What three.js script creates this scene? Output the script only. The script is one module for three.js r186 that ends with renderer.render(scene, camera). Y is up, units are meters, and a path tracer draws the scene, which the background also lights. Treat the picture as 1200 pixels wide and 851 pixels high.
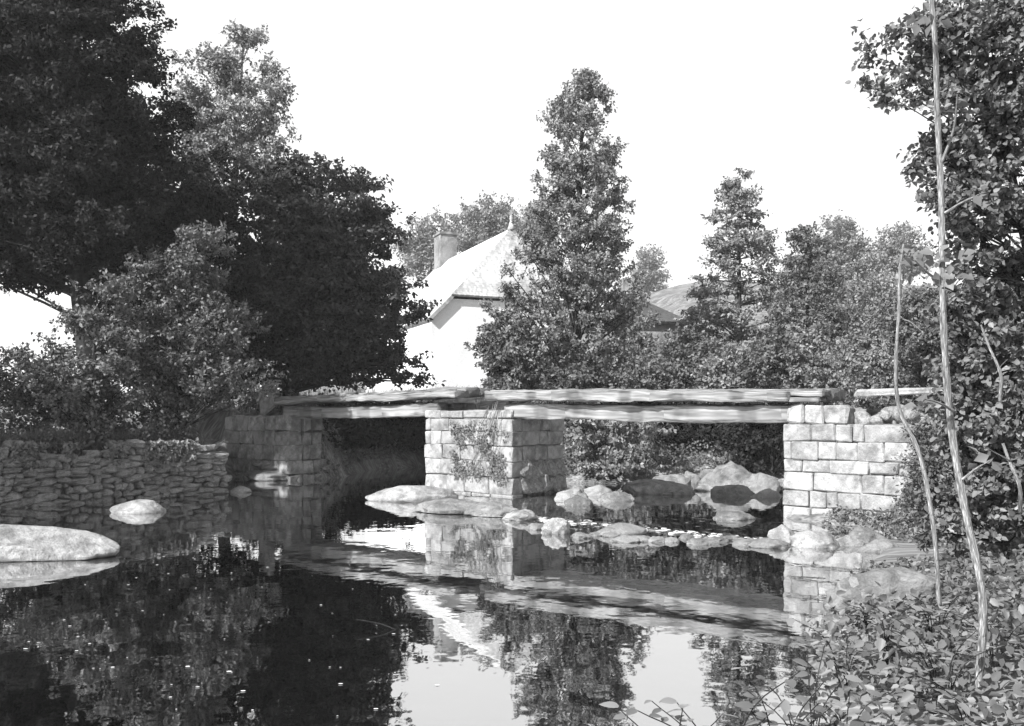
import * as THREE from 'three';
import { mergeGeometries, mergeVertices } from 'three/addons/utils/BufferGeometryUtils.js';
import { ImprovedNoise } from 'three/addons/math/ImprovedNoise.js';

// ------------------------------------------------------------------ camera, sky, sun, exposure
const scene = new THREE.Scene();
const F = 1050, CX = 600, HY = 487, EYE = 1.9;              // focal length and horizon of the photograph, in its pixels
const camera = new THREE.PerspectiveCamera(2 * Math.atan(425.5 / F) * 180 / Math.PI, 1200 / 851, 0.1, 3000);
camera.position.set(0, EYE, 0);
camera.lookAt(0, EYE, -10);
camera.setViewOffset(1200, 851, 0, -(HY - 425.5), 1200, 851); // rising front: verticals stay upright
camera.updateProjectionMatrix();

const renderer = new THREE.WebGLRenderer({ antialias: true });
renderer.setSize(1200, 851);
renderer.toneMapping = THREE.LinearToneMapping;
renderer.toneMappingExposure = 2.2;
renderer.shadowMap.enabled = true;

{ // pale, slightly milky sky, a little deeper overhead
  const w = 64, h = 128, data = new Float32Array(w * h * 4);
  for (let j = 0; j < h; j++) {
    const el = Math.max(0, (j + 0.5) / h - 0.5) * Math.PI;
    const v = 0.16 + 0.42 * Math.cos(el) ** 2;
    for (let i = 0; i < w; i++) data.set([v, v, v, 1], (j * w + i) * 4);
  }
  const sky = new THREE.DataTexture(data, w, h, THREE.RGBAFormat, THREE.FloatType);
  sky.mapping = THREE.EquirectangularReflectionMapping;
  sky.magFilter = THREE.LinearFilter; sky.needsUpdate = true;
  scene.background = sky; scene.environment = sky;
}
const sunDir = new THREE.Vector3(-0.53, 0.64, 0.54).normalize();
const sun = new THREE.DirectionalLight(0xffffff, 5);
sun.position.copy(sunDir).multiplyScalar(80).add(new THREE.Vector3(0, 0, -22));
sun.target.position.set(0, 0, -22);
sun.castShadow = true; sun.shadow.mapSize.set(4096, 4096); sun.shadow.radius = 2;
Object.assign(sun.shadow.camera, { left: -45, right: 45, top: 45, bottom: -45, near: 1, far: 220 });
scene.add(sun, sun.target);
scene.fog = new THREE.FogExp2(0xf2f2f2, 0.0006);

// ------------------------------------------------------------------ helpers
const noise = new ImprovedNoise();
const rngOf = (s) => { let a = (s * 2654435761) >>> 0; return () => { a = (a + 0x6d2b79f5) | 0; let t = Math.imul(a ^ (a >>> 15), 1 | a); t = (t + Math.imul(t ^ (t >>> 7), 61 | t)) ^ t; return ((t ^ (t >>> 14)) >>> 0) / 4294967296; }; };
const clamp = (x, a = 0, b = 1) => Math.min(b, Math.max(a, x));
const sstep = (a, b, x) => { const t = clamp((x - a) / (b - a)); return t * t * (3 - 2 * t); };
const lerp = (a, b, t) => a + (b - a) * t;
const V = (x, y, z) => new THREE.Vector3(x, y, z);
const PX = (px, d) => (px - CX) / F * d;                    // photo measurements -> metres at a known distance
const PY = (py, d) => EYE - (py - HY) / F * d;
const at = (px, py, d) => V(PX(px, d), PY(py, d), -d);
const fbm = (x, y, z, o = 4) => { let s = 0, a = 0.5, f = 1; for (let i = 0; i < o; i++) { s += a * noise.noise(x * f, y * f, z * f); a *= 0.5; f *= 2.03; } return s; };

const used = {};
function numbered(n) { if (!(n in used)) { used[n] = 0; return n; } used[n]++; return n + '_' + String(used[n]).padStart(3, '0'); }
function shadows(o) { o.castShadow = o.receiveShadow = true; return o; }
function thing(name, label, category, pos = V(0, 0, 0), turn = 0, group) {
  const o = new THREE.Group(); o.name = numbered(name); o.position.copy(pos); o.rotation.y = turn;
  o.userData = { label, category }; if (group) o.userData.group = group; scene.add(o); return o;
}
function part(name, geo, mat, parent, label) { const m = shadows(new THREE.Mesh(geo, mat)); m.name = name; if (label) m.userData.label = label; parent.add(m); return m; }
function single(name, geo, mat, label, category, group) { const m = shadows(new THREE.Mesh(geo, mat)); m.name = numbered(name); m.userData = { label, category }; if (group) m.userData.group = group; scene.add(m); return m; }
function setting(name, geo, mat, kind = 'structure', label) { const m = shadows(new THREE.Mesh(geo, mat)); m.name = numbered(name); m.userData = { kind }; if (label) m.userData.label = label; scene.add(m); return m; }

// ------------------------------------------------------------------ textures (grain, stains, lichen, ripples)
function tileNoise(seed) {                                     // value noise that repeats with period p
  const r = rngOf(seed), T = new Float32Array(65536); for (let i = 0; i < 65536; i++) T[i] = r();
  const g = (x, y, p) => T[(((x % p) + p) % p * 157 + ((y % p) + p) % p * 613 + p * 31) & 65535];
  return (x, y, p) => { const i = Math.floor(x), j = Math.floor(y), u = x - i, v = y - j, a = u * u * (3 - 2 * u), b = v * v * (3 - 2 * v);
    return lerp(lerp(g(i, j, p), g(i + 1, j, p), a), lerp(g(i, j + 1, p), g(i + 1, j + 1, p), a), b); };
}
function tfbm(n, u, v, p, o, px = 1) { let s = 0, a = 0.5, t = 0; for (let k = 0; k < o; k++) { const q = p << k; s += a * n(u * q * px, v * q, q * px); t += a; a *= 0.55; } return s / t; }
function tex(size, fn, srgb = false) {
  const d = new Uint8Array(size * size * 4);
  for (let j = 0; j < size; j++) for (let i = 0; i < size; i++) { const v = clamp(fn(i / size, j / size)) * 255; d.set([v, v, v, 255], (j * size + i) * 4); }
  const t = new THREE.DataTexture(d, size, size, THREE.RGBAFormat);
  t.wrapS = t.wrapT = THREE.RepeatWrapping; t.magFilter = THREE.LinearFilter; t.minFilter = THREE.LinearMipmapLinearFilter; t.generateMipmaps = true;
  if (srgb) t.colorSpace = THREE.SRGBColorSpace; t.needsUpdate = true; return t;
}
const n1 = tileNoise(1), n2 = tileNoise(2), n3 = tileNoise(3), n4 = tileNoise(4);
const graniteMap = tex(512, (u, v) => { const big = tfbm(n1, u, v, 4, 4), sp = n2(u * 128, v * 128, 128), mid = tfbm(n3, u, v, 16, 3);
  let c = 0.78 + 0.16 * (big - 0.5) + 0.1 * (mid - 0.5) + 0.12 * (sp - 0.5); const st = tfbm(n4, u, v, 3, 5); const q = tfbm(n2, u, v, 12, 5); c -= 0.26 * sstep(0.46, 0.78, 0.72 * st + 0.28 * q); c += 0.04 * sstep(0.58, 0.7, tfbm(n1, u, v, 9, 4)); return c; }, true);
const graniteBump = tex(512, (u, v) => 0.6 * tfbm(n3, u, v, 8, 5) + 0.4 * tfbm(n1, u, v, 32, 3));
const woodMap = tex(512, (u, v) => { const g = tfbm(n1, u, v, 2, 5, 1), f = n2(u * 8, v * 128, 128) * 0.5 + n3(u * 4, v * 64, 64) * 0.5; return 0.68 + 0.5 * (f - 0.5) + 0.25 * (g - 0.5) - 0.2 * sstep(0.6, 0.8, tfbm(n4, u, v, 4, 4)); }, true);
const woodBump = tex(512, (u, v) => 0.5 * n2(u * 8, v * 128, 128) + 0.5 * n3(u * 4, v * 48, 48));
const barkMap = tex(256, (u, v) => 0.5 + 0.6 * (tfbm(n1, u, v, 8, 4) - 0.5) + 0.5 * (n2(u * 32, v * 8, 32) - 0.5), true);
const grassMap = tex(512, (u, v) => 0.55 + 0.7 * (tfbm(n1, u, v, 8, 5) - 0.5) + 0.4 * (n2(u * 128, v * 128, 128) - 0.5), true);
const grassBump = tex(256, (u, v) => tfbm(n3, u, v, 16, 3));
const tileMap = tex(512, (u, v) => { const row = Math.floor(v * 32), t = n1(Math.floor(u * 40 + (row % 2) * 0.5), row, 64); return 0.66 + 0.16 * (t - 0.5) + 0.35 * (tfbm(n2, u, v, 4, 4) - 0.5); }, true);
const tileBump = tex(512, (u, v) => { const f = (v * 32) % 1; return 0.8 * (1 - f) + 0.2 * n1(u * 40, v * 32, 64); });
const plasterMap = tex(512, (u, v) => 0.86 + 0.2 * (tfbm(n1, u, v, 4, 5) - 0.5) + 0.05 * (n2(u * 128, v * 128, 128) - 0.5), true);
const rippleMap = tex(1024, (u, v) => 0.6 * tfbm(n1, u, v, 5, 2) + 0.3 * tfbm(n2, u, v, 14, 2) + 0.1 * tfbm(n3, u, v, 36, 2));

const grey = (v) => new THREE.Color().setRGB(v, v, v);
const std = (o) => new THREE.MeshStandardMaterial({ roughness: 0.9, ...o });
const M = {
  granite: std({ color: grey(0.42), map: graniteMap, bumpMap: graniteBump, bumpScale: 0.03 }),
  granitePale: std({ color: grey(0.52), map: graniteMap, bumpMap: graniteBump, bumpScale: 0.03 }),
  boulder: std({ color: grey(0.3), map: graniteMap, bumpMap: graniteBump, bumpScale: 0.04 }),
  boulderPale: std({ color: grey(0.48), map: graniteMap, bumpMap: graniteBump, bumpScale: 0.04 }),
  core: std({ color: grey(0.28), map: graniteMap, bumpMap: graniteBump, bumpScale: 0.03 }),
  timber: std({ color: grey(0.45), map: woodMap, bumpMap: woodBump, bumpScale: 0.02 }),
  bark: std({ color: grey(0.1), map: barkMap, bumpMap: barkMap, bumpScale: 0.02 }),
  barkPale: std({ color: grey(0.75), map: barkMap, bumpMap: barkMap, bumpScale: 0.006 }),
  barkDark: std({ color: grey(0.05), map: barkMap }),
  ground: std({ color: grey(0.4), map: grassMap, bumpMap: grassBump, bumpScale: 0.05 }),
  plaster: std({ color: grey(0.98), map: plasterMap }),
  tiles: std({ color: grey(0.95), map: tileMap, bumpMap: tileBump, bumpScale: 0.03 }),
  tilesDark: std({ color: grey(0.12), map: tileMap, bumpMap: tileBump, bumpScale: 0.03 }),
  foam: std({ color: grey(0.45), roughness: 0.6 }),
  fleck: std({ color: grey(0.6), roughness: 0.8 }),
  water: new THREE.MeshPhysicalMaterial({ color: grey(0.56), metalness: 1, roughness: 0.0, bumpMap: rippleMap, bumpScale: 0.003 }),
};
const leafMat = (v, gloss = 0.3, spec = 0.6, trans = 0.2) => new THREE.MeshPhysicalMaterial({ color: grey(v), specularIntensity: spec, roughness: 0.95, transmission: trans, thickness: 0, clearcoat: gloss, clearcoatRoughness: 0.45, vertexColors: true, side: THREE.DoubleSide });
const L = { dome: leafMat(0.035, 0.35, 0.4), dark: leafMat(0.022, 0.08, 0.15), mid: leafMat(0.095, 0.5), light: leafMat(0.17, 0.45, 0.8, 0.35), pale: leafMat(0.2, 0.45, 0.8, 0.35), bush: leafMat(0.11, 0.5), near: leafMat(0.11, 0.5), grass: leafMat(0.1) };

// ------------------------------------------------------------------ geometry helpers
function boxUV(g, scale = 1, ou = 0, ov = 0) {                  // metres on whichever plane each face lies in
  if (g.index) g = g.toNonIndexed();
  const p = g.attributes.position, uv = new Float32Array(p.count * 2), a = V(), b = V(), c = V();
  for (let i = 0; i < p.count; i += 3) {
    a.fromBufferAttribute(p, i); b.fromBufferAttribute(p, i + 1); c.fromBufferAttribute(p, i + 2);
    const n = b.clone().sub(a).cross(c.clone().sub(a)), ax = Math.abs(n.x), ay = Math.abs(n.y), az = Math.abs(n.z);
    [a, b, c].forEach((q, k) => { const [u, v] = ay > ax && ay > az ? [q.x, q.z] : ax > az ? [q.z, q.y] : [q.x, q.y]; uv[(i + k) * 2] = u * scale + ou; uv[(i + k) * 2 + 1] = v * scale + ov; });
  }
  g.setAttribute('uv', new THREE.BufferAttribute(uv, 2)); return g;
}
function chamferBox(w, h, d, c, jit, r) {                       // dressed block: 44 triangles
  const pos = [], idx = [], id = {};
  for (const sx of [-1, 1]) for (const sy of [-1, 1]) for (const sz of [-1, 1]) {
    const j = [0, 1, 2].map(() => (r() - 0.5) * 2 * jit), q = [sx * w / 2 + j[0], sy * h / 2 + j[1], sz * d / 2 + j[2]], cc = c * (0.6 + 0.9 * r());
    for (let ax = 0; ax < 3; ax++) { const p = q.map((x, k) => k === ax ? x : x - [sx, sy, sz][k] * cc); id[`${sx}${sy}${sz}${ax}`] = pos.length / 3; pos.push(...p); }
  }
  const I = (s, ax) => id[`${s[0]}${s[1]}${s[2]}${ax}`];
  const tri = (a, b, cc) => { const A = V(...pos.slice(a * 3, a * 3 + 3)), B = V(...pos.slice(b * 3, b * 3 + 3)), C = V(...pos.slice(cc * 3, cc * 3 + 3)); const n = B.clone().sub(A).cross(C.clone().sub(A)); n.dot(A.add(B).add(C)) < 0 ? idx.push(a, cc, b) : idx.push(a, b, cc); };
  const quad = (a, b, cc, dd) => { tri(a, b, cc); tri(a, cc, dd); };
  for (let ax = 0; ax < 3; ax++) { const o1 = (ax + 1) % 3, o2 = (ax + 2) % 3;
    for (const s of [-1, 1]) { const mk = (a, b) => { const v = [0, 0, 0]; v[ax] = s; v[o1] = a; v[o2] = b; return v; }; quad(I(mk(-1, -1), ax), I(mk(1, -1), ax), I(mk(1, 1), ax), I(mk(-1, 1), ax)); }
    for (const a of [-1, 1]) for (const b of [-1, 1]) { const e = (s) => { const v = [0, 0, 0]; v[ax] = s; v[o1] = a; v[o2] = b; return v; }; quad(I(e(-1), o1), I(e(1), o1), I(e(1), o2), I(e(-1), o2)); } }
  for (const a of [-1, 1]) for (const b of [-1, 1]) for (const s of [-1, 1]) tri(I([a, b, s], 0), I([a, b, s], 1), I([a, b, s], 2));
  let g = new THREE.BufferGeometry(); g.setAttribute('position', new THREE.Float32BufferAttribute(pos, 3)); g.setIndex(idx);
  g = boxUV(g, 0.8, r() * 5, r() * 5); g.computeVertexNormals(); return g;
}
function rockGeo(rx, ry, rz, seed, detail = 4, rough = 0.25, flat = 0.35) {
  let g = new THREE.IcosahedronGeometry(1, detail); g.deleteAttribute('uv'); g.deleteAttribute('normal'); g = mergeVertices(g, 1e-4);
  const p = g.attributes.position, q = V();
  const rr = rngOf(seed * 13 + 5), cuts = []; for (let k = 0; k < 9; k++) { const n = V(rr() * 2 - 1, rr() * 1.6 - 0.6, rr() * 2 - 1).normalize(); cuts.push([n, 0.62 + 0.32 * rr()]); }
  for (let i = 0; i < p.count; i++) { q.fromBufferAttribute(p, i);
    const k = 1 + rough * 1.6 * fbm(q.x * 1.1 + seed * 7.3, q.y * 1.1 + seed, q.z * 1.1 - seed * 3.1, 4);
    q.multiplyScalar(k); for (const [n, off] of cuts) { const e = q.dot(n) - off; if (e > 0) q.addScaledVector(n, -e * 0.8); } q.multiplyScalar(1.12 + rough * 1.1 * fbm(q.x * 2.6 + seed, q.y * 2.6, q.z * 2.6 + seed, 4)); if (q.y < -flat) q.y = -flat - (q.y + flat) * 0.1; p.setXYZ(i, q.x * rx, q.y * ry, q.z * rz); }
  g.computeVertexNormals(); return boxUV(g, 0.7, seed * 0.37, seed * 0.73);
}
const cobbles = [1, 2, 3, 4, 5, 6].map((s) => rockGeo(1, 1, 1, s * 11, 1, 0.35, 0.9));
const rubble = [1, 2, 3, 4, 5, 6, 7, 8].map((s) => chamferBox(2, 2, 2, 0.42, 0.24, rngOf(900 + s)));
function tube(pts, rad, sides = 6, uvs = 1) {                   // tapered, bent stem
  const pos = [], uv = [], idx = []; let len = 0;
  for (let i = 0; i < pts.length; i++) {
    const t = pts[Math.min(i + 1, pts.length - 1)].clone().sub(pts[Math.max(i - 1, 0)]).normalize(); if (i) len += pts[i].distanceTo(pts[i - 1]);
    const a = Math.abs(t.y) > 0.9 ? V(1, 0, 0) : V(0, 1, 0), u = a.clone().cross(t).normalize(), w = t.clone().cross(u);
    for (let k = 0; k <= sides; k++) { const an = k / sides * Math.PI * 2, r = rad[i]; const q = pts[i].clone().addScaledVector(u, Math.cos(an) * r).addScaledVector(w, Math.sin(an) * r); pos.push(q.x, q.y, q.z); uv.push(k / sides * uvs * 0.5, len * uvs); }
  }
  const n = sides + 1; for (let i = 0; i < pts.length - 1; i++) for (let k = 0; k < sides; k++) { const a = i * n + k; idx.push(a, a + 1, a + n, a + 1, a + n + 1, a + n); }
  const g = new THREE.BufferGeometry(); g.setAttribute('position', new THREE.Float32BufferAttribute(pos, 3)); g.setAttribute('uv', new THREE.Float32BufferAttribute(uv, 2)); g.setIndex(idx); g.computeVertexNormals(); return g;
}
const bend = (pts, n) => new THREE.CatmullRomCurve3(pts).getPoints(n);
function timber(len, w, h, seed, rough = 0.035, sag = 0) {      // hewn beam along +x from 0 to len, centred on y and z
  const segs = Math.ceil(len * 9), sec = [], R = 0.28; const cs = [];
  for (const [cx, cy, a0] of [[1, 1, 0], [-1, 1, 1], [-1, -1, 2], [1, -1, 3]]) for (let k = 0; k < 4; k++) { const a = (a0 + k / 3) * Math.PI / 2; cs.push([cx * (1 - R) + Math.cos(a) * R, cy * (1 - R) + Math.sin(a) * R]); }
  const pos = [], uv = [], idx = [], m = cs.length; let per = 0;
  for (let i = 0; i <= segs; i++) { const x = len * i / segs; per = 0;
    for (let k = 0; k <= m; k++) { const [cz, cy] = cs[k % m]; const d = fbm(x * 0.9 + seed * 3, cy * 1.4 + seed, cz * 1.4, 2) * 2 + fbm(x * 0.6, cy * 5 + seed, cz * 5 + seed, 3) * 1.6 + fbm(x * 3.5 + seed, cy * 3, cz * 3, 3) * 0.9;
      const sg = -sag * 4 * (x / len) * (1 - x / len); pos.push(x, cy * h / 2 + d * rough * Math.sign(cy) + sg, cz * w / 2 + d * rough); uv.push(x * 0.4 + seed * 0.3, k / m * (w + h) * 1.2 + seed * 0.17); } }
  const n = m + 1; for (let i = 0; i < segs; i++) for (let k = 0; k < m; k++) { const a = i * n + k; idx.push(a, a + 1, a + n, a + 1, a + n + 1, a + n); }
  for (const i of [0, segs]) { const c = pos.length / 3, b = i * n; let y = 0, z = 0; for (let k = 0; k < m; k++) { y += pos[(b + k) * 3 + 1] / m; z += pos[(b + k) * 3 + 2] / m; } pos.push(pos[b * 3], y, z); uv.push(0.5, 0.5); for (let k = 0; k < m; k++) i ? idx.push(c, b + k, b + k + 1) : idx.push(c, b + k + 1, b + k); }
  const g = new THREE.BufferGeometry(); g.setAttribute('position', new THREE.Float32BufferAttribute(pos, 3)); g.setAttribute('uv', new THREE.Float32BufferAttribute(uv, 2)); g.setIndex(idx); g.computeVertexNormals(); return g;
}

// ------------------------------------------------------------------ foliage
class Leaves {                                                   // folded leaf blades collected in one mesh
  constructor(seed) { this.p = []; this.c = []; this.i = []; this.tone = 1; this.r = rngOf(seed); }
  leaf(x, y, z, size, nx, ny, nz, wide = 0.6, dirY = null) {
    const r = this.r, n = V(nx, ny, nz).normalize(); let t = V(r() - 0.5, dirY === null ? r() - 0.6 : dirY, r() - 0.5); t.addScaledVector(n, -t.dot(n)).normalize();
    const s = n.clone().cross(t), l = size * (0.7 + 0.6 * r()), w = l * wide * 0.5, f = l * 0.08, b = this.p.length / 3, tone = this.tone * (0.6 + 0.8 * r());
    const P = (a, c, h) => this.p.push(x + t.x * a + s.x * c + n.x * h, y + t.y * a + s.y * c + n.y * h, z + t.z * a + s.z * c + n.z * h);
    if (this.fine) { P(0, 0, 0); P(l * 0.22, w * 0.85, f); P(l * 0.6, w * 0.8, f * 0.6); P(l, 0, -f * 2.5); P(l * 0.6, -w * 0.8, f * 0.6); P(l * 0.22, -w * 0.85, f); for (let k = 0; k < 6; k++) this.c.push(tone, tone, tone); this.i.push(b, b + 1, b + 2, b, b + 2, b + 3, b, b + 3, b + 4, b, b + 4, b + 5); return; }
    P(0, 0, 0); P(l * 0.45, w, f); P(l, 0, -f); P(l * 0.45, -w, f);
    for (let k = 0; k < 4; k++) this.c.push(tone, tone, tone); this.i.push(b, b + 1, b + 2, b, b + 2, b + 3);
  }
  blade(x, y, z, h, lean, ang, w) {                              // grass blade of two bent pieces
    const b = this.p.length / 3, cx = Math.cos(ang), cz = Math.sin(ang), tone = 0.65 + 0.7 * this.r(); const P = (a, c) => { const o = lean * a * a; this.p.push(x + cx * o * h - cz * c, y + a * h * (1 - 0.3 * lean * a), z + cz * o * h + cx * c); };
    P(0, -w); P(0, w); P(0.55, w * 0.8); P(0.55, -w * 0.8); P(1, 0); for (let k = 0; k < 5; k++) this.c.push(tone, tone, tone); this.i.push(b, b + 1, b + 2, b, b + 2, b + 3, b + 3, b + 2, b + 4);
  }
  build() { const g = new THREE.BufferGeometry(); g.setAttribute('position', new THREE.Float32BufferAttribute(this.p, 3)); g.setAttribute('color', new THREE.Float32BufferAttribute(this.c, 3)); g.setIndex(this.i); g.computeVertexNormals(); return g; }
}
let leafTotal = 0;
// lobes: [px, py, rx, ry, (nearer +) metres] or profile: [py, px, half width] as measured on the photograph at distance d
function tree(o) {
  const { name, label, category = 'tree', group, d, lobes, profile, base, seed, mat, leafPx = 5, cover = 1, clump = 0.5, flat = 0.6, boughs = 90, twigs = 11, bark = M.bark, trunkR = 0.16, lean = 0, wide = 0.6, depth = 0.9, rise = 0.5, inner = 0.3, limbR = 0.28, loose = 0.2 } = o;
  const r = rngOf(seed), k = d / F, bx = PX(base, d), by = groundH(bx, d), root = thing(name, label, category, V(bx, by, -d), 0, group), size = leafPx * k, lv = new Leaves(seed + 500); lv.fine = d < 12;
  const tips = []; let area = 0, tp;
  if (lobes) {
    const lo = lobes.map(([px, py, rx, ry, dz = 0]) => ({ c: V(PX(px, d) - bx, PY(py, d) - by, dz), r: V(rx * k, ry * k, rx * k * depth), a: rx * ry })), sum = lo.reduce((q, l) => q + l.a, 0), top = lo.reduce((p, q) => (q.c.y + q.r.y > p.c.y + p.r.y ? q : p));
    area = sum * Math.PI; tp = V(top.c.x, top.c.y + top.r.y * 0.6, top.c.z);
    for (const q of lo) for (let n = Math.ceil(boughs * q.a / sum), i = 0; i < n; i++) { const an = r() * Math.PI * 2, cz = r() * 1.9 - 0.9, h = Math.sqrt(Math.max(0, 1 - cz * cz)), rad = 0.62 + 0.42 * r() + 0.5 * fbm(Math.cos(an) * h * 2 + seed, cz * 2, Math.sin(an) * h * 2, 2); tips.push(V(q.c.x + Math.cos(an) * h * rad * q.r.x, Math.max(0.3, q.c.y + cz * rad * q.r.y), q.c.z + Math.sin(an) * h * rad * q.r.z)); }
  } else {
    const P = profile.map(([py, px, hw]) => [PY(py, d) - by, PX(px, d) - bx, hw * k]).sort((p, q) => p[0] - q[0]), wAt = (y) => { let i = 1; while (i < P.length - 1 && P[i][0] < y) i++; const t = clamp((y - P[i - 1][0]) / (P[i][0] - P[i - 1][0])); return [lerp(P[i - 1][1], P[i][1], t), lerp(P[i - 1][2], P[i][2], t)]; };
    const y0 = P[0][0], y1 = P[P.length - 1][0], wm = Math.max(...P.map((p) => p[2])); tp = V(P[P.length - 1][1], y1 - 0.1, 0); for (let i = 1; i < P.length; i++) area += (P[i][0] - P[i - 1][0]) * (P[i][2] + P[i - 1][2]) / (k * k);
    while (tips.length < boughs) { const y = lerp(y0, y1, r()), [cx, w] = wAt(y); if (r() > 0.25 + 0.75 * w / wm) continue; const an = r() * Math.PI * 2, rad = w * (0.55 + 0.5 * r() + 0.12 * r() * r()); tips.push(V(cx + Math.cos(an) * rad, y + (r() - 0.5) * 0.3, Math.sin(an) * rad)); }
  }
  const trunk = bend([V(0, -0.3, 0), V(lerp(0, tp.x, 0.25) + lean, tp.y * 0.35, tp.z * 0.3), V(lerp(0, tp.x, 0.65) - lean, tp.y * 0.7, tp.z * 0.7), tp], 20), wood = [tube(trunk, trunk.map((_, i) => trunkR * (1.12 - i / 20)), 8, 2)];
  const total = area * cover * 25 / (leafPx * leafPx), per = Math.max(4, Math.round(total / (tips.length * twigs)));
  for (const c of tips) {
    const hd = Math.hypot(c.x - tp.x * 0.5, c.z - tp.z * 0.5), sy = clamp((c.y - hd * (rise * (0.7 + 0.6 * r()))) / tp.y, 0.1, 0.94), st = trunk[Math.round(sy * 20)], bow = c.clone().sub(st).length();
    const mid = st.clone().lerp(c, 0.55).add(V((r() - 0.5) * 0.22 * bow, (0.08 + (r() - 0.5) * 0.2) * bow, (r() - 0.5) * 0.22 * bow)), curve = new THREE.QuadraticBezierCurve3(st, mid, c), pts = curve.getPoints(6), R0 = Math.min(trunkR * 0.5, Math.max(0.012, trunkR * limbR * (1.1 - sy))); wood.push(tube(pts, pts.map((_, q) => R0 * (1.05 - q / 6 * 0.85)), 5, 2));
    const out = c.clone().sub(st).normalize(), boughTone = 0.75 + 0.5 * r();
    for (let w = 0; w < twigs; w++) { const t = inner + (1 - inner) * Math.sqrt(r()), p = curve.getPoint(t), dir = V((r() - 0.5) * 2, (r() - 0.42) * 2 * flat, (r() - 0.5) * 2).normalize().addScaledVector(out, 0.7 * t).normalize(), len = clump * (0.5 + 1.1 * r()) * (1.2 - 0.5 * t), e = p.clone().addScaledVector(dir, len); lv.tone = boughTone * (0.7 + 0.6 * r());
      if (d < 24 || profile || bark === M.barkPale) wood.push(tube([p, e], [R0 * 0.22 + 0.003, 0.003], 3, 2));
      for (let m = 0; m < per; m++) { const u = 0.15 + 0.9 * Math.sqrt(r()), j = () => (r() + r() - 1) * clump * loose * (0.5 + u); const x = p.x + dir.x * len * u + j(), y = p.y + dir.y * len * u + j() * (0.4 + flat * 0.6), z = p.z + dir.z * len * u + j(); if (y < 0.03) continue; lv.leaf(x, y, z, size, (r() - 0.5) * 1.5 + out.x * 0.3, (r() - 0.3) * 1.5, (r() - 0.5) * 1.5 + out.z * 0.3, wide); leafTotal++; } }
  }
  part('trunk', mergeGeometries(wood), bark, root); part('crown', lv.build(), mat, root); return root;
}

// ------------------------------------------------------------------ terrain and river
const riverEdge = [[-12, 3], [-4, 1.6], [-0.5, 2.3], [1.0, 3.4], [1.9, 5.0], [2.4, 7.2], [3.45, 9.4], [4.3, 11], [5.4, 13.0], [5.9, 14.8], [5.1, 16.7], [6.3, 18.4], [8.4, 20.5], [9.6, 23], [8.6, 25.2], [5.6, 25.6], [2.8, 25.0], [1.4, 25.2], [0.6, 28], [-1, 31], [-3, 34], [-5, 31.5], [-5.2, 27.6], [-6.5, 26.1], [-8.7, 27.9], [-8.4, 24.8], [-7.3, 21.8], [-10.7, 17.8], [-14, 15], [-16, 8]];
function shore(x, d) {                                           // metres from the water's edge, negative in the river
  let best = 1e9, inside = false; const n = riverEdge.length;
  for (let i = 0, j = n - 1; i < n; j = i++) { const [ax, ad] = riverEdge[j], [bx, bd] = riverEdge[i], ex = bx - ax, ed = bd - ad, t = clamp(((x - ax) * ex + (d - ad) * ed) / (ex * ex + ed * ed)); best = Math.min(best, Math.hypot(x - ax - ex * t, d - ad - ed * t)); if ((ad > d) !== (bd > d) && x < (bx - ax) * (d - ad) / (bd - ad) + ax) inside = !inside; }
  return inside ? -best : best;
}
const BR = { x: 0, d: 20.8, ux: 0.774, ud: -0.633, turn: -Math.atan2(0.633, 0.774) };   // bridge axis: from the pier's corner towards the near abutment
const bridgeS = (x, d) => (x - BR.x) * BR.ux + (d - BR.d) * BR.ud, bridgeV = (x, d) => (x - BR.x) * 0.633 + (d - BR.d) * 0.774;
function groundH(x, d) {
  const q = shore(x, d); if (q <= 0) return -Math.min(0.9, -q * 0.45) - 0.02;
  const left = sstep(-3.5, -6, x) * sstep(32, 28, d), near = sstep(19, 14, d) * sstep(-3, 0, x);
  let h = lerp(0.1 + Math.min(1.6, q * 0.34), 0.05 + 1.05 * sstep(0.1, 0.5, q) + 0.05 * Math.min(q, 12), left);
  h = lerp(h, 0.04 + Math.min(1.5, 0.1 * q + 0.12 * Math.max(0, q - 0.8) * sstep(13, 8, d) + 0.14 * Math.max(0, q - 1.6) * lerp(0.35, 1, sstep(12.5, 8, d))), near);
  const s = bridgeS(x, d), v = bridgeV(x, d);
  h = Math.max(h, 2.0 * sstep(-8.5 - 0.5 * Math.max(0, v - 1), -9.0 - 0.9 * Math.max(0, v - 1), s) * sstep(0.2, 0.5, v) * sstep(5, 2.4, v));
  h = Math.max(h, 1.85 * sstep(6.9, 7.4, s) * sstep(s > 8.8 ? -0.7 : 0.2, s > 8.8 ? 0.7 : 0.5, v) * sstep(4.5, 2.2, v));
  h += 1.3 * sstep(28, 44, d) + 0.12 * fbm(x * 0.7, d * 0.7, 3.3, 3) * sstep(0, 1.5, q);
  h += (19 * sstep(50, 190, d) * sstep(-60, 30, x) + 5 * sstep(40, 75, d) * sstep(8, 40, x) + 4 * sstep(120, 330, d)) * (1 + 0.25 * fbm(x * 0.012, d * 0.012, 1, 3));
  return h;
}
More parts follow.
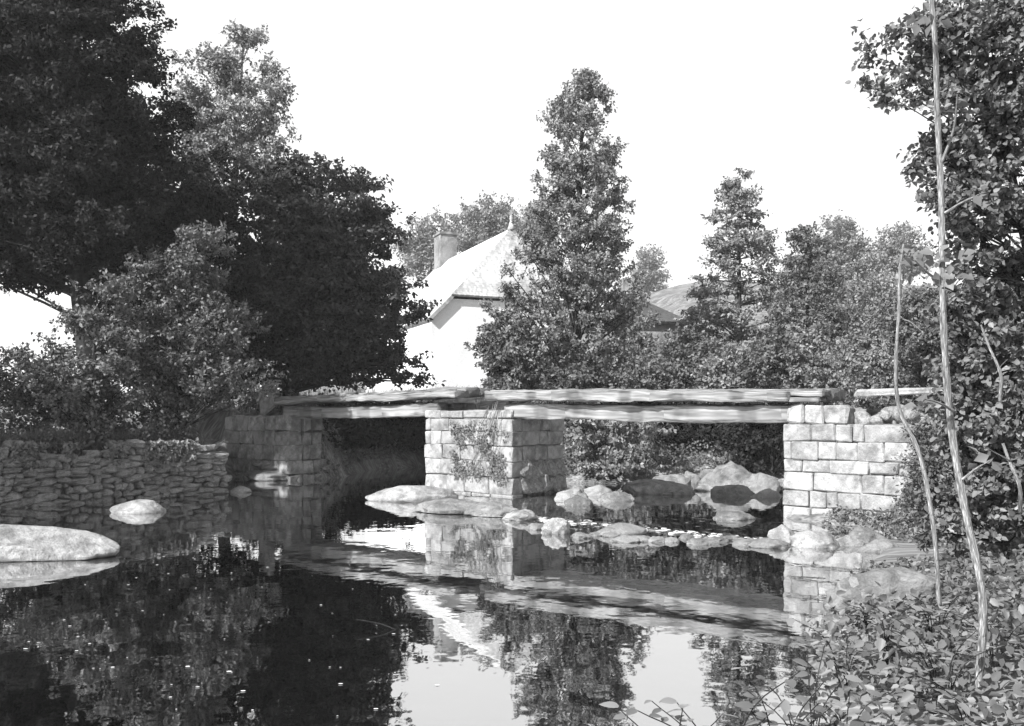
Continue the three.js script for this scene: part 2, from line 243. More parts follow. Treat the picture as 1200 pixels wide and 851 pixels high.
{
  const N = 230, K = 250, pos = [], uv = [], idx = [];
  for (let j = 0; j <= K; j++) { const t = j / K * 2 - 0.75, d = 14 + (t < 0 ? t * 26 + t ** 3 * 30 : t * 22 + t ** 4 * 190);
    for (let i = 0; i <= N; i++) { const u = i / N * 2 - 1, x = u * 22 + u ** 3 * Math.abs(u) * 330; pos.push(x, groundH(x, d), -d); uv.push(x * 0.13 + 3 * fbm(x * 0.05, d * 0.05, 2, 3), d * 0.13 + 3 * fbm(x * 0.05, d * 0.05, 8, 3)); } }
  for (let j = 0; j < K; j++) for (let i = 0; i < N; i++) { const a = j * (N + 1) + i; idx.push(a, a + 1, a + N + 1, a + 1, a + N + 2, a + N + 1); }
  const g = new THREE.BufferGeometry(); g.setAttribute('position', new THREE.Float32BufferAttribute(pos, 3)); g.setAttribute('uv', new THREE.Float32BufferAttribute(uv, 2)); g.setIndex(idx); g.computeVertexNormals();
  setting('ground', g, M.ground);
  const w = new THREE.PlaneGeometry(40, 44, 1, 1).rotateX(-Math.PI / 2).translate(0, 0, -17), p = w.attributes.position, wu = new Float32Array(p.count * 2);
  for (let i = 0; i < p.count; i++) { wu[i * 2] = p.getX(i) / 3.1; wu[i * 2 + 1] = p.getZ(i) / 3.1; } w.setAttribute('uv', new THREE.BufferAttribute(wu, 2));
  setting('water', w, M.water);
}

// ------------------------------------------------------------------ the bridge: masonry
const bridgeAt = (s, v, y = 0) => V(BR.x + BR.ux * s + 0.633 * v, y, -(BR.d + BR.ud * s + 0.774 * v));
// one face of coursed blocks in the local frame of its thing; map(a, y, depth) -> local point, a runs along the face
function course(root, a0, a1, y0, h, joints, dep, place, mats, r, jit = 0.012) {
  const w = a1 - a0; for (let k = 0; k < joints.length - 1; k++) { const b0 = a0 + w * joints[k], b1 = a0 + w * joints[k + 1], gap = 0.004 + 0.014 * r() * r();
    const g = chamferBox(b1 - b0 - gap, h - gap, dep, 0.02, jit * 1.3, r), m = part('block', g, mats[Math.floor(r() * mats.length)], root); place(m, (b0 + b1) / 2, y0 + h / 2, (r() - 0.5) * 0.045); }
}
const frontFace = (dep) => (m, a, y, j) => m.position.set(a, y, -dep / 2 + j);
const sideFace = (x, dir, dep) => (m, a, y, j) => { m.rotation.y = dir * Math.PI / 2; m.position.set(x - dir * (dep / 2 - j), y, -a); };
const split = (n, r, v = 0.35) => { const c = [0]; for (let i = 1; i < n; i++) c.push((i + (r() - 0.5) * v * 1.6) / n); c.push(1); return c; };
{ // near abutment
  const r = rngOf(31), t = thing('stone_abutment', 'pale squared granite abutment carrying the near end of the long timber span', 'abutment', bridgeAt(6.52, 0), BR.turn), W = 2.31, D = 2.1;
  part('core', boxUV(new THREE.BoxGeometry(W - 0.13, 2.1, D - 0.13).translate(W / 2, 0.7, -D / 2)), M.core, t);
  const z = (a) => a.map((q) => clamp((q - 527) / 508));
  const rows = [[0.34, [527, 640, 730, 920, 1035]], [0.30, [527, 635, 705, 750, 835, 970, 1035]], [0.335, [527, 650, 840, 925, 1035]], [0.235, [527, 605, 718, 868, 978, 1035]], [0.335, [527, 560, 670, 740, 830, 925, 1035]], [0.32, [527, 640, 738, 803, 850, 1035]]];
  let y = -0.32; rows.unshift([0.2, [527, 700, 860, 1035]]);
  const mats = [M.granitePale, M.granitePale, M.granite];
  for (const [h, j] of rows) { course(t, 0, W, y, h, z(j), 0.42, frontFace(0.42), mats, r); course(t, 0.43, D, y, h, split(3, r), 0.4, sideFace(W, 1, 0.4), mats, r); course(t, 0.43, D, y, h, split(3, r), 0.4, sideFace(0, -1, 0.4), mats, r); y += h; }
  // ruinous top course: a few blocks, then rubble
  for (const [a, b, h] of [[0.03, 0.36, 0.37], [0.38, 0.72, 0.36], [0.74, 1.18, 0.34]]) { const m = part('block', chamferBox(b - a, h, 0.45, 0.04, 0.025, r), M.granitePale, t); m.position.set((a + b) / 2, y + h / 2 - 0.005, -0.24); m.rotation.y = (r() - 0.5) * 0.08; }
  for (let k = 0; k < 26; k++) { const m = part('rubble_stone', cobbles[k % 6], [M.granitePale, M.granite][k % 2], t), s = 0.1 + 0.09 * r(); m.scale.set(s * 1.3, s * 0.85, s); m.position.set(1.25 + r() * 1.0, y + s * 0.5 + (k > 16 ? 0.13 : 0) - 0.02, -0.12 - r() * 0.9); m.rotation.set(r() * 0.5, r() * 6, r() * 0.5); }
  for (let k = 0; k < 4; k++) { const m = part('block', chamferBox(0.5, 0.3, 0.5, 0.04, 0.03, r), M.granite, t); m.position.set(0.3 + k * 0.52, y + 0.14, -0.85 - r() * 0.2); }
}
{ // middle pier
  const r = rngOf(47), W = 2.84, D = 2.05, t = thing('stone_pier', 'squared granite pier with stained face standing midstream between two spans', 'pier', bridgeAt(-W, 0), BR.turn);
  part('core', boxUV(new THREE.BoxGeometry(W - 0.13, 2.15, D - 0.13).translate(W / 2, 0.8, -D / 2)), M.core, t);
  const rows = [[0.24, split(4, r), 3], [0.40, split(4, r), 2], [0.38, split(5, r), 2], [0.36, split(5, r), 3], [0.34, [0, .065, .19, .42, .63, .8, 1], 3], [0.31, [0, .065, .29, .54, .78, 1], 3], [0.2, [0, .2, .45, .72, 1], 2]];
  const mats = [M.granitePale, M.granite, M.granite]; let y = -0.2;
  rows.forEach(([h, j, n], row) => { course(t, 0, W, y, h, j, 0.42, frontFace(0.42), mats, r, 0.016); course(t, 0.43, D, y, h, split(n, r), 0.4, sideFace(0, -1, 0.4), mats, r);
    if (row > 2) course(t, 0.43, D, y, h, split(n, r), 0.4, sideFace(W, 1, 0.4), [M.granite, M.granite], r, 0.02);
    else for (let k = 0; k < 8; k++) { const m = part('rubble_stone', rubble[(k + row * 3) % 8], [M.granite, M.granite][k % 2], t), s = h * (0.5 + 0.14 * r()); m.scale.set(s * 0.55, s * 0.98, s * (0.75 + 0.5 * r())); m.position.set(W - 0.1 + (r() - 0.5) * 0.06, y + h / 2 + (r() - 0.5) * 0.1, -0.52 - k * 0.21); m.rotation.set(r() * 0.4, r() * 0.6, r() * 0.4); }
    y += h; });
}
{ // far abutment on the wooded bank
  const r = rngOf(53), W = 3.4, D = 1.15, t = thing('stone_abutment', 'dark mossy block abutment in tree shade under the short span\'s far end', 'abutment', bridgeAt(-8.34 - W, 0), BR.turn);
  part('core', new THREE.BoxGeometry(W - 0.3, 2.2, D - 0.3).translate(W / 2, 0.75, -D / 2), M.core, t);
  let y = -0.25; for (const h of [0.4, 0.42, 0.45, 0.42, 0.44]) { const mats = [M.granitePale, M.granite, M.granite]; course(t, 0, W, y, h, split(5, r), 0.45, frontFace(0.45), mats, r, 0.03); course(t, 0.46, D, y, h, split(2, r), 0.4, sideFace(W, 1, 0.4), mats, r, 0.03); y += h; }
}
{ // dry-stone river wall
  const r = rngOf(61), A = V(-11.2, 0, -17.3), B = V(-7.0, 0, -21.7), t = thing('dry_stone_wall', 'low dark dry-stone river wall of rounded rubble under the bank weeds', 'stone wall', A, -Math.atan2(B.z - A.z, B.x - A.x)), len = A.distanceTo(B);
  part('core', new THREE.BoxGeometry(len, 1.1, 0.35).translate(len / 2, 0.45, -0.3), M.core, t);
  for (let x = 0; x < len;) { const col = 0.24 + 0.22 * r(); let y = -0.2; while (y < 1.12 + 0.12 * Math.sin(x * 1.9)) { const h = 0.08 + 0.12 * r(), two = r() < 0.4; for (let q = 0; q < (two ? 2 : 1); q++) { const w = two ? col / 2 : col * (0.9 + 0.3 * r()), m = part('stone', rubble[Math.floor(r() * 8)], [M.granitePale, M.granite, M.granite][Math.floor(r() * 3)], t); m.scale.set(w * 0.53, h * 0.53, 0.16 + 0.06 * r()); m.position.set(x + (two ? (q + 0.5) * col / 2 : col / 2) + (r() - 0.5) * 0.1, y + h / 2, -0.1 + (r() - 0.5) * 0.12); m.rotation.set((r() - 0.5) * 0.3, (r() - 0.5) * 0.4, (r() - 0.5) * 0.22); } y += h * 0.95; } x += col * 0.92; }
}
// ------------------------------------------------------------------ the bridge: timber
function deck(name, label, s0, list) {
  const t = thing(name, label, 'bridge deck', bridgeAt(s0, 0), BR.turn);
  for (const [pn, mat, x, y, v, len, w, h, seed, rough, rz = 0, sag = 0] of list) { const m = part(pn, timber(len, w, h, seed, rough, sag), mat, t); m.position.set(x, y, -v); m.rotation.z = rz; } return t;
}
deck('timber_span', 'long span of hewn tree-trunk beams between granite pier and pale abutment', -0.25, [
  ['beam', M.timber, -0.05, 2.01, 0.26, 7.05, 0.36, 0.33, 1, 0.03, -0.012, 0.02], ['beam', M.timber, 0, 2.0, 0.8, 7.0, 0.36, 0.33, 2, 0.03, -0.01], ['beam', M.timber, 0, 2.0, 1.3, 7.0, 0.36, 0.33, 3, 0.03, -0.01],
  ['deck_timber', M.timber, -0.5, 2.37, 0.12, 7.4, 0.5, 0.2, 4, 0.04, -0.015], ['deck_timber', M.timber, -0.4, 2.44, 0.2, 7.9, 0.42, 0.13, 9, 0.03, -0.017], ['deck_timber', M.timber, -0.4, 2.4, 0.72, 7.9, 0.5, 0.22, 5, 0.03, -0.014], ['deck_timber', M.timber, -0.3, 2.4, 1.26, 7.7, 0.5, 0.22, 6, 0.03, -0.014],
  ['plank', M.timber, 6.3, 2.2, 0.16, 1.15, 0.4, 0.085, 8, 0.012, -0.01]]);
deck('timber_span', 'short sagging span of weathered timbers between granite pier and shaded far abutment', -8.75, [
  ['beam', M.timber, 0, 2.0, 0.24, 6.3, 0.36, 0.32, 11, 0.03, 0.01, 0.04], ['beam', M.timber, 0, 2.0, 0.8, 6.3, 0.36, 0.32, 12, 0.03, 0.01], ['beam', M.timber, 0, 2.0, 1.3, 6.3, 0.36, 0.32, 13, 0.03, 0.01],
  ['deck_timber', M.timber, -0.2, 2.31, 0.12, 3.2, 0.5, 0.2, 14, 0.05, 0.03], ['deck_timber', M.timber, 2.3, 2.35, 0.1, 4.8, 0.5, 0.15, 15, 0.05, 0.015], ['deck_timber', M.timber, 2.0, 2.43, 0.3, 4.6, 0.34, 0.1, 18, 0.05, 0.012], ['deck_timber', M.timber, 0.2, 2.36, 0.72, 6.7, 0.5, 0.22, 16, 0.04, 0.02], ['deck_timber', M.timber, 0.2, 2.36, 1.3, 6.6, 0.5, 0.22, 17, 0.04, 0.02]]);
{ const g = chamferBox(1.75, 0.09, 0.8, 0.03, 0.03, rngOf(5)); g.translate(0, 0, 0); const m = single('stone_slab', g, M.granitePale, 'thin pale slab lying flat on the ruined top of the near abutment', 'stone slab'); m.position.copy(bridgeAt(8.65, 0.55, 2.31)); m.rotation.y = BR.turn; m.rotation.z = 0.01;
  const b = single('stone_slab', chamferBox(0.75, 1.0, 0.14, 0.04, 0.05, rngOf(6)), M.granite, 'rough leaning slab propped on the shaded far abutment', 'stone slab'); b.position.copy(bridgeAt(-10.2, 0.5, 2.42)); b.rotation.set(-0.35, BR.turn, 0.3); }

// ------------------------------------------------------------------ rocks
function rock(px, py, d, w, h, mat, label, seed, o = {}) {      // w, h in photo pixels; py is the waterline or ground contact
  const k = d / F, rx = w * k / 2, ry = h * k / (o.low ? 1.1 : 1.2), rz = rx * (o.deep || 0.75), g = rockGeo(rx, ry, rz, seed, Math.max(7, o.detail || 0), o.rough || 0.26);
  const m = single(o.name || 'boulder', g, mat, label, o.cat || 'boulder', o.group); m.position.set(PX(px, d), PY(py, d) + ry * 0.12, -d); m.rotation.y = o.turn || 0; return m;
}
const wd = (py) => F * EYE / (py - HY);                          // distance of a point on the water
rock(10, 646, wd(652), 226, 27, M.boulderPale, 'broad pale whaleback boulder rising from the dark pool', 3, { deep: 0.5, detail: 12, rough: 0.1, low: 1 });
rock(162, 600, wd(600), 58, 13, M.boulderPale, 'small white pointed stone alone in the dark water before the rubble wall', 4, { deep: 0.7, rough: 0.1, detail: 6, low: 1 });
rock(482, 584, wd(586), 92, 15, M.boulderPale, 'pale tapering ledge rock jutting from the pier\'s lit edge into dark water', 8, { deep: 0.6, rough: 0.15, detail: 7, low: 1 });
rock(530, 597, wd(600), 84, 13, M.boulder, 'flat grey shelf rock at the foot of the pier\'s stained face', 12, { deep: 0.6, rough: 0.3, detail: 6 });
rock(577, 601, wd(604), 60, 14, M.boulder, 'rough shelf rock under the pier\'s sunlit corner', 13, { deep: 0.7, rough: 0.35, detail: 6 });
rock(612, 607, wd(609), 40, 10, M.boulderPale, 'low wet stone trailing from the pier corner into the riffle', 14, { rough: 0.3 });
rock(652, 624, wd(625), 30, 15, M.boulderPale, 'white knobbly stone standing in the riffle', 15, { rough: 0.4 });
rock(727, 624, wd(626), 60, 10, M.boulder, 'flat grey slab stone awash behind the riffle', 16, { rough: 0.15, low: 1 });
rock(680, 594, 19.0, 30, 14, M.boulder, 'rounded stone beside the pier\'s rubble side', 17);
rock(668, 585, 20.4, 34, 14, M.granite, 'grey stone tucked behind the pier\'s rubble side', 18);
rock(700, 584, 21.4, 44, 15, M.granite, 'grey hump of rock below the hanging willow', 19);
rock(722, 592, 20.0, 40, 16, M.boulder, 'slanting stone below the hanging willow', 20);
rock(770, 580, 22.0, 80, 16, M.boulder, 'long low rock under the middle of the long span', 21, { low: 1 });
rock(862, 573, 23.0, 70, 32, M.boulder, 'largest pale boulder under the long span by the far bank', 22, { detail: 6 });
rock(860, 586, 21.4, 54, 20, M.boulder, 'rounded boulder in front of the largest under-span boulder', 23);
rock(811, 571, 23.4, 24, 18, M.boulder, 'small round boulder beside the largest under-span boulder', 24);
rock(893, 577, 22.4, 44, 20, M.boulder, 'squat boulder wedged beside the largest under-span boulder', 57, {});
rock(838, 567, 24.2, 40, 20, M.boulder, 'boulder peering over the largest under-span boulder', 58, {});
rock(785, 574, 23.4, 50, 18, M.boulder, 'broad low boulder at the willow side of the under-span heap', 59, {});
rock(828, 577, 22.6, 22, 10, M.granite, 'dull cobble between the under-span boulders', 25);
rock(792, 580, 21.8, 46, 12, M.boulder, 'low pale cobble bar stone beside the under-span rapids', 26);
rock(900, 586, 21.0, 40, 14, M.granite, 'dull boulder close behind the near abutment\'s inner corner', 27);
rock(862, 608, wd(608), 44, 9, M.boulder, 'low rounded stone alone in mid-channel under the long span', 28);
rock(918, 634, wd(636), 34, 17, M.boulderPale, 'round white boulder at the near abutment\'s inner foot', 29, { detail: 6 });
rock(956, 638, wd(640), 52, 17, M.boulderPale, 'broad white boulder against the near abutment\'s foot', 30, { detail: 6 });
rock(898, 640, wd(640), 50, 8, M.boulder, 'flat stone awash before the round white boulder', 32, { low: 1 });
rock(1012, 638, 13.6, 50, 20, M.boulder, 'grey boulder half hidden by weeds at the abutment foot', 33);
rock(990, 641, 13.2, 36, 13, M.boulderPale, 'pale stone next to the broad white boulder at the abutment foot', 39, {});
rock(1030, 646, 12.6, 44, 14, M.boulder, 'low grey stone half sunk in weeds by the abutment corner', 56, {});
rock(1045, 706, 8.9, 130, 46, M.boulder, 'broad sloping bank boulder overgrown by brambles', 34, { detail: 8, rough: 0.3 });
rock(320, 560, wd(562), 60, 9, M.boulder, 'thin flat stone at the shaded far abutment\'s foot', 35, { low: 1, rough: 0.3 });
rock(345, 549, 27.5, 90, 15, M.granite, 'footing ledge beneath the shaded far abutment', 36, { low: 1 });
rock(282, 577, wd(577), 20, 8, M.boulderPale, 'tiny white stone in the water by the shaded far abutment', 37, { rough: 0.4 });
{ const r = rngOf(77); for (let k = 0; k < 16; k++) { const t = k / 15, px = lerp(630, 890, t), py = 624 + 12 * Math.sin(t * 1.7) + (r() - 0.5) * 8; rock(px, py, wd(py), 16 + 18 * r(), 4 + 4 * r(), M.boulder, 'small cobble breaking the surface along the riffle', 40 + k, { name: 'cobble', cat: 'cobble', group: 'cobbles along the riffle', detail: 3, rough: 0.3 }); } }
{ // shallow water breaking over the bar between pier and abutment: wavelets on the same water
  const r = rngOf(83), x0 = -1.2, x1 = 6.2, d0 = 12.6, d1 = 21, nx = 190, nd = 210, pos = [], uv = [], idx = [];
  for (let j = 0; j <= nd; j++) for (let i = 0; i <= nx; i++) { const x = lerp(x0, x1, i / nx), d = lerp(d0, d1, j / nd), t = clamp(((x - 0) * 3.9 + (d - 16.9) * -3.5) / (3.9 * 3.9 + 3.5 * 3.5)), ex = x - 3.9 * t, ed = d - 16.9 + 3.5 * t, up = (ex * 3.5 + ed * 3.9) / 5.24, q = Math.hypot(ex, ed);
      const bar = Math.exp(-(q * q) / 0.1), chop = 0.3 * sstep(-0.1, 0.6, up) * sstep(4.2, 2.5, up), edge = sstep(0, 0.06, i / nx) * sstep(1, 0.94, i / nx) * sstep(0, 0.05, j / nd) * sstep(1, 0.94, j / nd), amp = (bar * (0.6 + 0.8 * clamp(0.5 + 2 * fbm(x, d, 9, 2))) + chop) * edge;
      pos.push(x, -0.012 + amp * (0.022 + 0.11 * fbm(x * 5, d * 4, 3, 3)), -d); uv.push(x / 3.1, -d / 3.1); }
  for (let j = 0; j < nd; j++) for (let i = 0; i < nx; i++) { const a = j * (nx + 1) + i; idx.push(a, a + 1, a + nx + 1, a + 1, a + nx + 2, a + nx + 1); }
  const g = new THREE.BufferGeometry(); g.setAttribute('position', new THREE.Float32BufferAttribute(pos, 3)); g.setAttribute('uv', new THREE.Float32BufferAttribute(uv, 2)); g.setIndex(idx); g.computeVertexNormals(); setting('riffle_water', g, M.water);
  const gs = []; for (let k = 0; k < 150; k++) { const t = r(), w = 0.12 + 0.12 * r(), x = 3.9 * t + (r() - 0.5) * 0.5, d = 16.9 - 3.5 * t + (r() - 0.5) * 0.5, c = cobbles[k % 6].clone(), q = 0.008 + 0.016 * r(); c.scale(q * 2.5, q * 0.5, q).translate(x, 0.012, -d); gs.push(c); }
  setting('foam', mergeGeometries(gs), M.foam, 'stuff', 'flecks of foam along the riffle');
  const fl = []; for (let k = 0; k < 80; k++) { const py = 640 + 205 * r(), d = wd(py), px = 20 + 560 * r() * (0.6 + 0.6 * r()), x = PX(px, d); if (shore(x, d) > -0.3) continue; const g = new THREE.CircleGeometry(1, 6).rotateX(-Math.PI / 2).rotateY(r() * 6); const s = 0.005 + 0.01 * r() * r(); g.scale(s * (1 + r()), 1, s).translate(x, 0.006, -d); fl.push(g); }
  setting('floating_flecks', mergeGeometries(fl), M.fleck, 'stuff', 'scattered pale flecks floating on the dark pool');
  const a = at(418, 722, wd(738)), b = at(446, 738, wd(738)), c = at(470, 736, wd(738)); a.y = 0.09; b.y = 0.05; c.y = -0.02;
  single('twig', tube(bend([a, b, c], 10), new Array(11).fill(0.004), 5), M.bark, 'thin bent twig poking out of the pool', 'twig');
}

// ------------------------------------------------------------------ buildings
function slab(pts, thick, mat, name, parent, uvScale = 0.25) {   // flat polygon with thickness below it
  const n = pts[1].clone().sub(pts[0]).cross(pts[2].clone().sub(pts[0])).normalize(); if (n.y < 0) { pts = pts.slice().reverse(); n.negate(); }
  const lowr = pts.map((p) => p.clone().addScaledVector(n, -thick)), pos = [], uv = [], e = pts[1].clone().sub(pts[0]); let h = V(-n.z, 0, n.x); if (h.length() < 0.01) h = e.clone(); h.normalize(); const up = n.clone().cross(h);
  const tri = (a, b, c) => { for (const p of [a, b, c]) { pos.push(p.x, p.y, p.z); uv.push(p.dot(h) * uvScale, p.dot(up) * uvScale); } };
  for (let k = 1; k < pts.length - 1; k++) { tri(pts[0], pts[k], pts[k + 1]); tri(lowr[0], lowr[k + 1], lowr[k]); }
  for (let k = 0; k < pts.length; k++) { const q = (k + 1) % pts.length; tri(pts[k], lowr[k], lowr[q]); tri(pts[k], lowr[q], pts[q]); }
  const g = new THREE.BufferGeometry(); g.setAttribute('position', new THREE.Float32BufferAttribute(pos, 3)); g.setAttribute('uv', new THREE.Float32BufferAttribute(uv, 2)); g.computeVertexNormals(); return part(name, g, mat, parent);
}
{ // whitewashed mill house, gable towards the river, half-hipped roof
  const turn = 0.4, gx = 0.7, gd = 45.5, gy = groundH(gx, gd) - 0.4, t = thing('mill_house', 'whitewashed house with half-hipped tiled roof behind the bridge', 'house', V(gx, gy, -gd), turn);
  const hw = 5, e = 6.65 - gy, rd = 11.6 - gy, Ln = 13, tt = 4.0, kk = rd - tt * (rd - e) / hw, hh = 1.9, o = 0.2, sl = (rd - e) / hw;
  const sh = new THREE.Shape([[-hw, 0], [hw, 0], [hw, e], [tt, kk], [-tt, kk], [-hw, e]].map((q) => new THREE.Vector2(...q)));
  part('gable_wall', boxUV(new THREE.ExtrudeGeometry(sh, { depth: 0.5, bevelEnabled: false }).translate(0, 0, -0.5), 0.2), M.plaster, t);
  for (const s of [-1, 1]) part('side_wall', boxUV(new THREE.BoxGeometry(0.5, e - 0.02, Ln - 0.5).translate(s * (hw - 0.25), e / 2, -Ln / 2 - 0.25), 0.2), M.plaster, t);
  const sb = new THREE.Shape([[-hw, 0], [hw, 0], [hw, e], [0, rd], [-hw, e]].map((q) => new THREE.Vector2(...q)));
  part('rear_wall', boxUV(new THREE.ExtrudeGeometry(sb, { depth: 0.4, bevelEnabled: false }).translate(0, 0, -Ln - 0.4), 0.2), M.plaster, t);
  const roof = new THREE.Group(); roof.name = 'roof'; t.add(roof);
  const up = 0.18; for (const s of [-1, 1]) slab([V(s * (hw + o), e - o * sl + up, o), V(s * (hw + o), e - o * sl + up, -Ln - 0.7), V(0, rd + up, -Ln - 0.7), V(0, rd + up, -hh), V(s * (tt + 0.05), kk + up - 0.05 * sl, o)], 0.16, M.tiles, 'roof_slope', roof);
  slab([V(-tt - 0.05, kk + up, o + 0.05), V(tt + 0.05, kk + up, o + 0.05), V(0, rd + up + 0.02, -hh)], 0.16, M.tiles, 'half_hip', roof);
  part('finial', new THREE.LatheGeometry([[0.0, 0], [0.2, 0], [0.14, 0.25], [0.06, 0.5], [0.1, 0.6], [0.03, 0.8], [0, 1.2]].map((q) => new THREE.Vector2(...q)), 10).translate(0, rd + up - 0.1, -hh), M.tiles, roof);
  const ch = part('chimney', boxUV(new THREE.BoxGeometry(1.1, 3.2, 1.3).translate(0, rd + 0.15, -Ln + 0.3), 0.3), M.granite, t); part('cap', boxUV(new THREE.BoxGeometry(1.24, 0.14, 1.44).translate(0, rd + 1.82, -Ln + 0.3), 0.3), M.granite, ch);
}
{ // low outbuilding with dark hipped roof
  const d = 41, x = PX(752, d), gy = groundH(x, d) - 0.3, t = thing('outbuilding', 'low outbuilding with dark hipped roof beyond the tall conical tree', 'outbuilding', V(x, gy, -d), 0.15);
  const w = 2.0, e = PY(377, d) - gy, rd = PY(344, d) - gy, dp = 4, o = 0.3;
  part('wall', boxUV(new THREE.BoxGeometry(w * 2, e, dp).translate(0, e / 2, -dp / 2), 0.2), M.granite, t); const roof = new THREE.Group(); roof.name = 'roof'; t.add(roof);
  const a = V(-w - o, e, o), b = V(w + o, e, o), c = V(w + o, e, -dp - o), f = V(-w - o, e, -dp - o), p = V(-w * 0.3, rd, -dp / 2), q = V(w * 0.3, rd, -dp / 2);
  slab([a, b, q, p], 0.14, M.tilesDark, 'roof_slope', roof); slab([c, f, p, q], 0.14, M.tilesDark, 'roof_slope', roof); slab([b, c, q], 0.14, M.tilesDark, 'roof_slope', roof); slab([f, a, p], 0.14, M.tilesDark, 'roof_slope', roof);
  part('chimney', boxUV(new THREE.BoxGeometry(0.6, 1.3, 0.6).translate(-0.1, rd + 0.3, -dp / 2), 0.4), M.granite, t);
}

// ------------------------------------------------------------------ trees
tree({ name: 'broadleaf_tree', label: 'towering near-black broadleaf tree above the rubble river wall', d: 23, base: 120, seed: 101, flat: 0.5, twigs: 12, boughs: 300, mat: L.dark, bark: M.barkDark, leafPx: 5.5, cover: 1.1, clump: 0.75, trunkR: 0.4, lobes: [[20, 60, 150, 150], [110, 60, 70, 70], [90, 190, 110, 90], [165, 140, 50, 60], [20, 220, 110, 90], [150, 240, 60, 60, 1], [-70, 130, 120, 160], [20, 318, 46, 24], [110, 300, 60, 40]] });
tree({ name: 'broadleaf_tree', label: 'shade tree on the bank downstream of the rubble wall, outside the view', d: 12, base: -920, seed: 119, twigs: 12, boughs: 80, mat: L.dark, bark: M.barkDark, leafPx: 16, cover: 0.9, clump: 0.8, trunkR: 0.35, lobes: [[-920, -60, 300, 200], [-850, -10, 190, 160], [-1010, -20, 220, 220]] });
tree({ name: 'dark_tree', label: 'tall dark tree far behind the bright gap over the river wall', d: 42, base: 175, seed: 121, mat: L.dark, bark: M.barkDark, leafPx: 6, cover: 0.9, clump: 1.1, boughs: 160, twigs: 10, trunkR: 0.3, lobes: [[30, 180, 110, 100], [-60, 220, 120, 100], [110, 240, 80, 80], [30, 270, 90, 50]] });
tree({ name: 'ash_tree', label: 'feathery pale tree with bare forked limbs behind the dark dome tree', d: 30, base: 262, seed: 103, loose: 0.16, rise: 1.0, twigs: 12, boughs: 90, mat: L.pale, leafPx: 4, cover: 0.42, clump: 0.55, trunkR: 0.2, limbR: 0.32, bark: M.barkPale, lobes: [[285, 75, 40, 38], [235, 95, 38, 42], [320, 115, 32, 38], [270, 140, 60, 45], [310, 175, 42, 36], [225, 160, 34, 50], [262, 205, 55, 30]] });
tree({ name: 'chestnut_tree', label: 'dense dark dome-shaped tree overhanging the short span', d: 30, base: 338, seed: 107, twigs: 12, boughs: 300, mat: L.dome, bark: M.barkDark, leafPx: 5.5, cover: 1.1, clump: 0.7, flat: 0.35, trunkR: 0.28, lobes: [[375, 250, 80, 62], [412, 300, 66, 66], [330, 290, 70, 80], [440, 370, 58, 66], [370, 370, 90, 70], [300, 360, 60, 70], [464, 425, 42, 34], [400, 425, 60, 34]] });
tree({ name: 'willow_shrub', label: 'tall lighter-leaved shrub in front of the dark trees above the river wall', category: 'shrub', d: 22.2, base: 205, seed: 109, rise: 1.0, twigs: 9, boughs: 140, mat: L.mid, leafPx: 4.8, cover: 0.55, clump: 0.45, trunkR: 0.08, lobes: [[205, 345, 52, 46], [245, 390, 60, 60], [160, 390, 56, 50], [268, 445, 60, 34], [190, 450, 70, 36], [240, 300, 30, 40], [180, 320, 26, 30]] });
tree({ name: 'hazel_shrub', label: 'dark bushy shrub beside the bright gap over the river wall', category: 'shrub', d: 21, base: 105, seed: 113, rise: 0.9, twigs: 9, boughs: 90, mat: L.mid, leafPx: 5, cover: 0.6, clump: 0.45, trunkR: 0.08, lobes: [[115, 365, 40, 40], [120, 420, 60, 44], [60, 445, 60, 30], [5, 445, 56, 44], [90, 470, 80, 26]] });
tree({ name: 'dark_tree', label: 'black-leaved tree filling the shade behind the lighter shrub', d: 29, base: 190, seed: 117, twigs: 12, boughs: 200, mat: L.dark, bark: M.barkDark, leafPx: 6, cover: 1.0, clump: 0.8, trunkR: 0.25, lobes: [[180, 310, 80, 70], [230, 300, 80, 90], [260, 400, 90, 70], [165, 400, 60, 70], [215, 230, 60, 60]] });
tree({ name: 'alder_tree', label: 'tall conical tree standing before the whitewashed house', d: 32, base: 672, seed: 127, rise: 0.95, flat: 0.8, twigs: 10, boughs: 300, mat: L.light, leafPx: 4, cover: 0.9, clump: 0.45, trunkR: 0.2, profile: [[90, 684, 5], [104, 682, 22], [130, 682, 36], [170, 684, 46], [205, 684, 50], [235, 678, 54], [270, 672, 62], [305, 668, 68], [340, 668, 84], [380, 666, 98], [420, 664, 104], [450, 662, 96]] });
tree({ name: 'dark_bush', label: 'dark bush at the conical tree\'s foot beside the white wall', category: 'bush', d: 30.5, base: 600, seed: 131, twigs: 9, boughs: 90, mat: L.mid, leafPx: 5, cover: 0.9, clump: 0.4, trunkR: 0.06, lobes: [[605, 428, 40, 32], [592, 400, 26, 30], [630, 440, 60, 24], [700, 440, 60, 22]] });
tree({ name: 'poplar_tree', label: 'slender pointed tree between the outbuilding and the dark-trunked tree', d: 38, base: 866, seed: 137, rise: 0.25, twigs: 9, boughs: 170, mat: L.light, leafPx: 4, cover: 0.62, clump: 0.5, flat: 0.35, trunkR: 0.16, profile: [[206, 866, 4], [225, 866, 16], [260, 866, 34], [300, 866, 42], [340, 862, 52], [380, 858, 64], [420, 855, 74], [448, 855, 70]] });
tree({ name: 'alder_tree', label: 'tree with straight black trunk beyond the long span\'s near end', d: 35, base: 948, seed: 139, rise: 0.3, twigs: 9, boughs: 150, mat: L.mid, leafPx: 4.2, cover: 0.65, clump: 0.5, flat: 0.4, trunkR: 0.14, bark: M.barkDark, profile: [[270, 945, 4], [300, 945, 24], [340, 950, 40], [380, 950, 52], [420, 950, 62], [448, 950, 60]] });
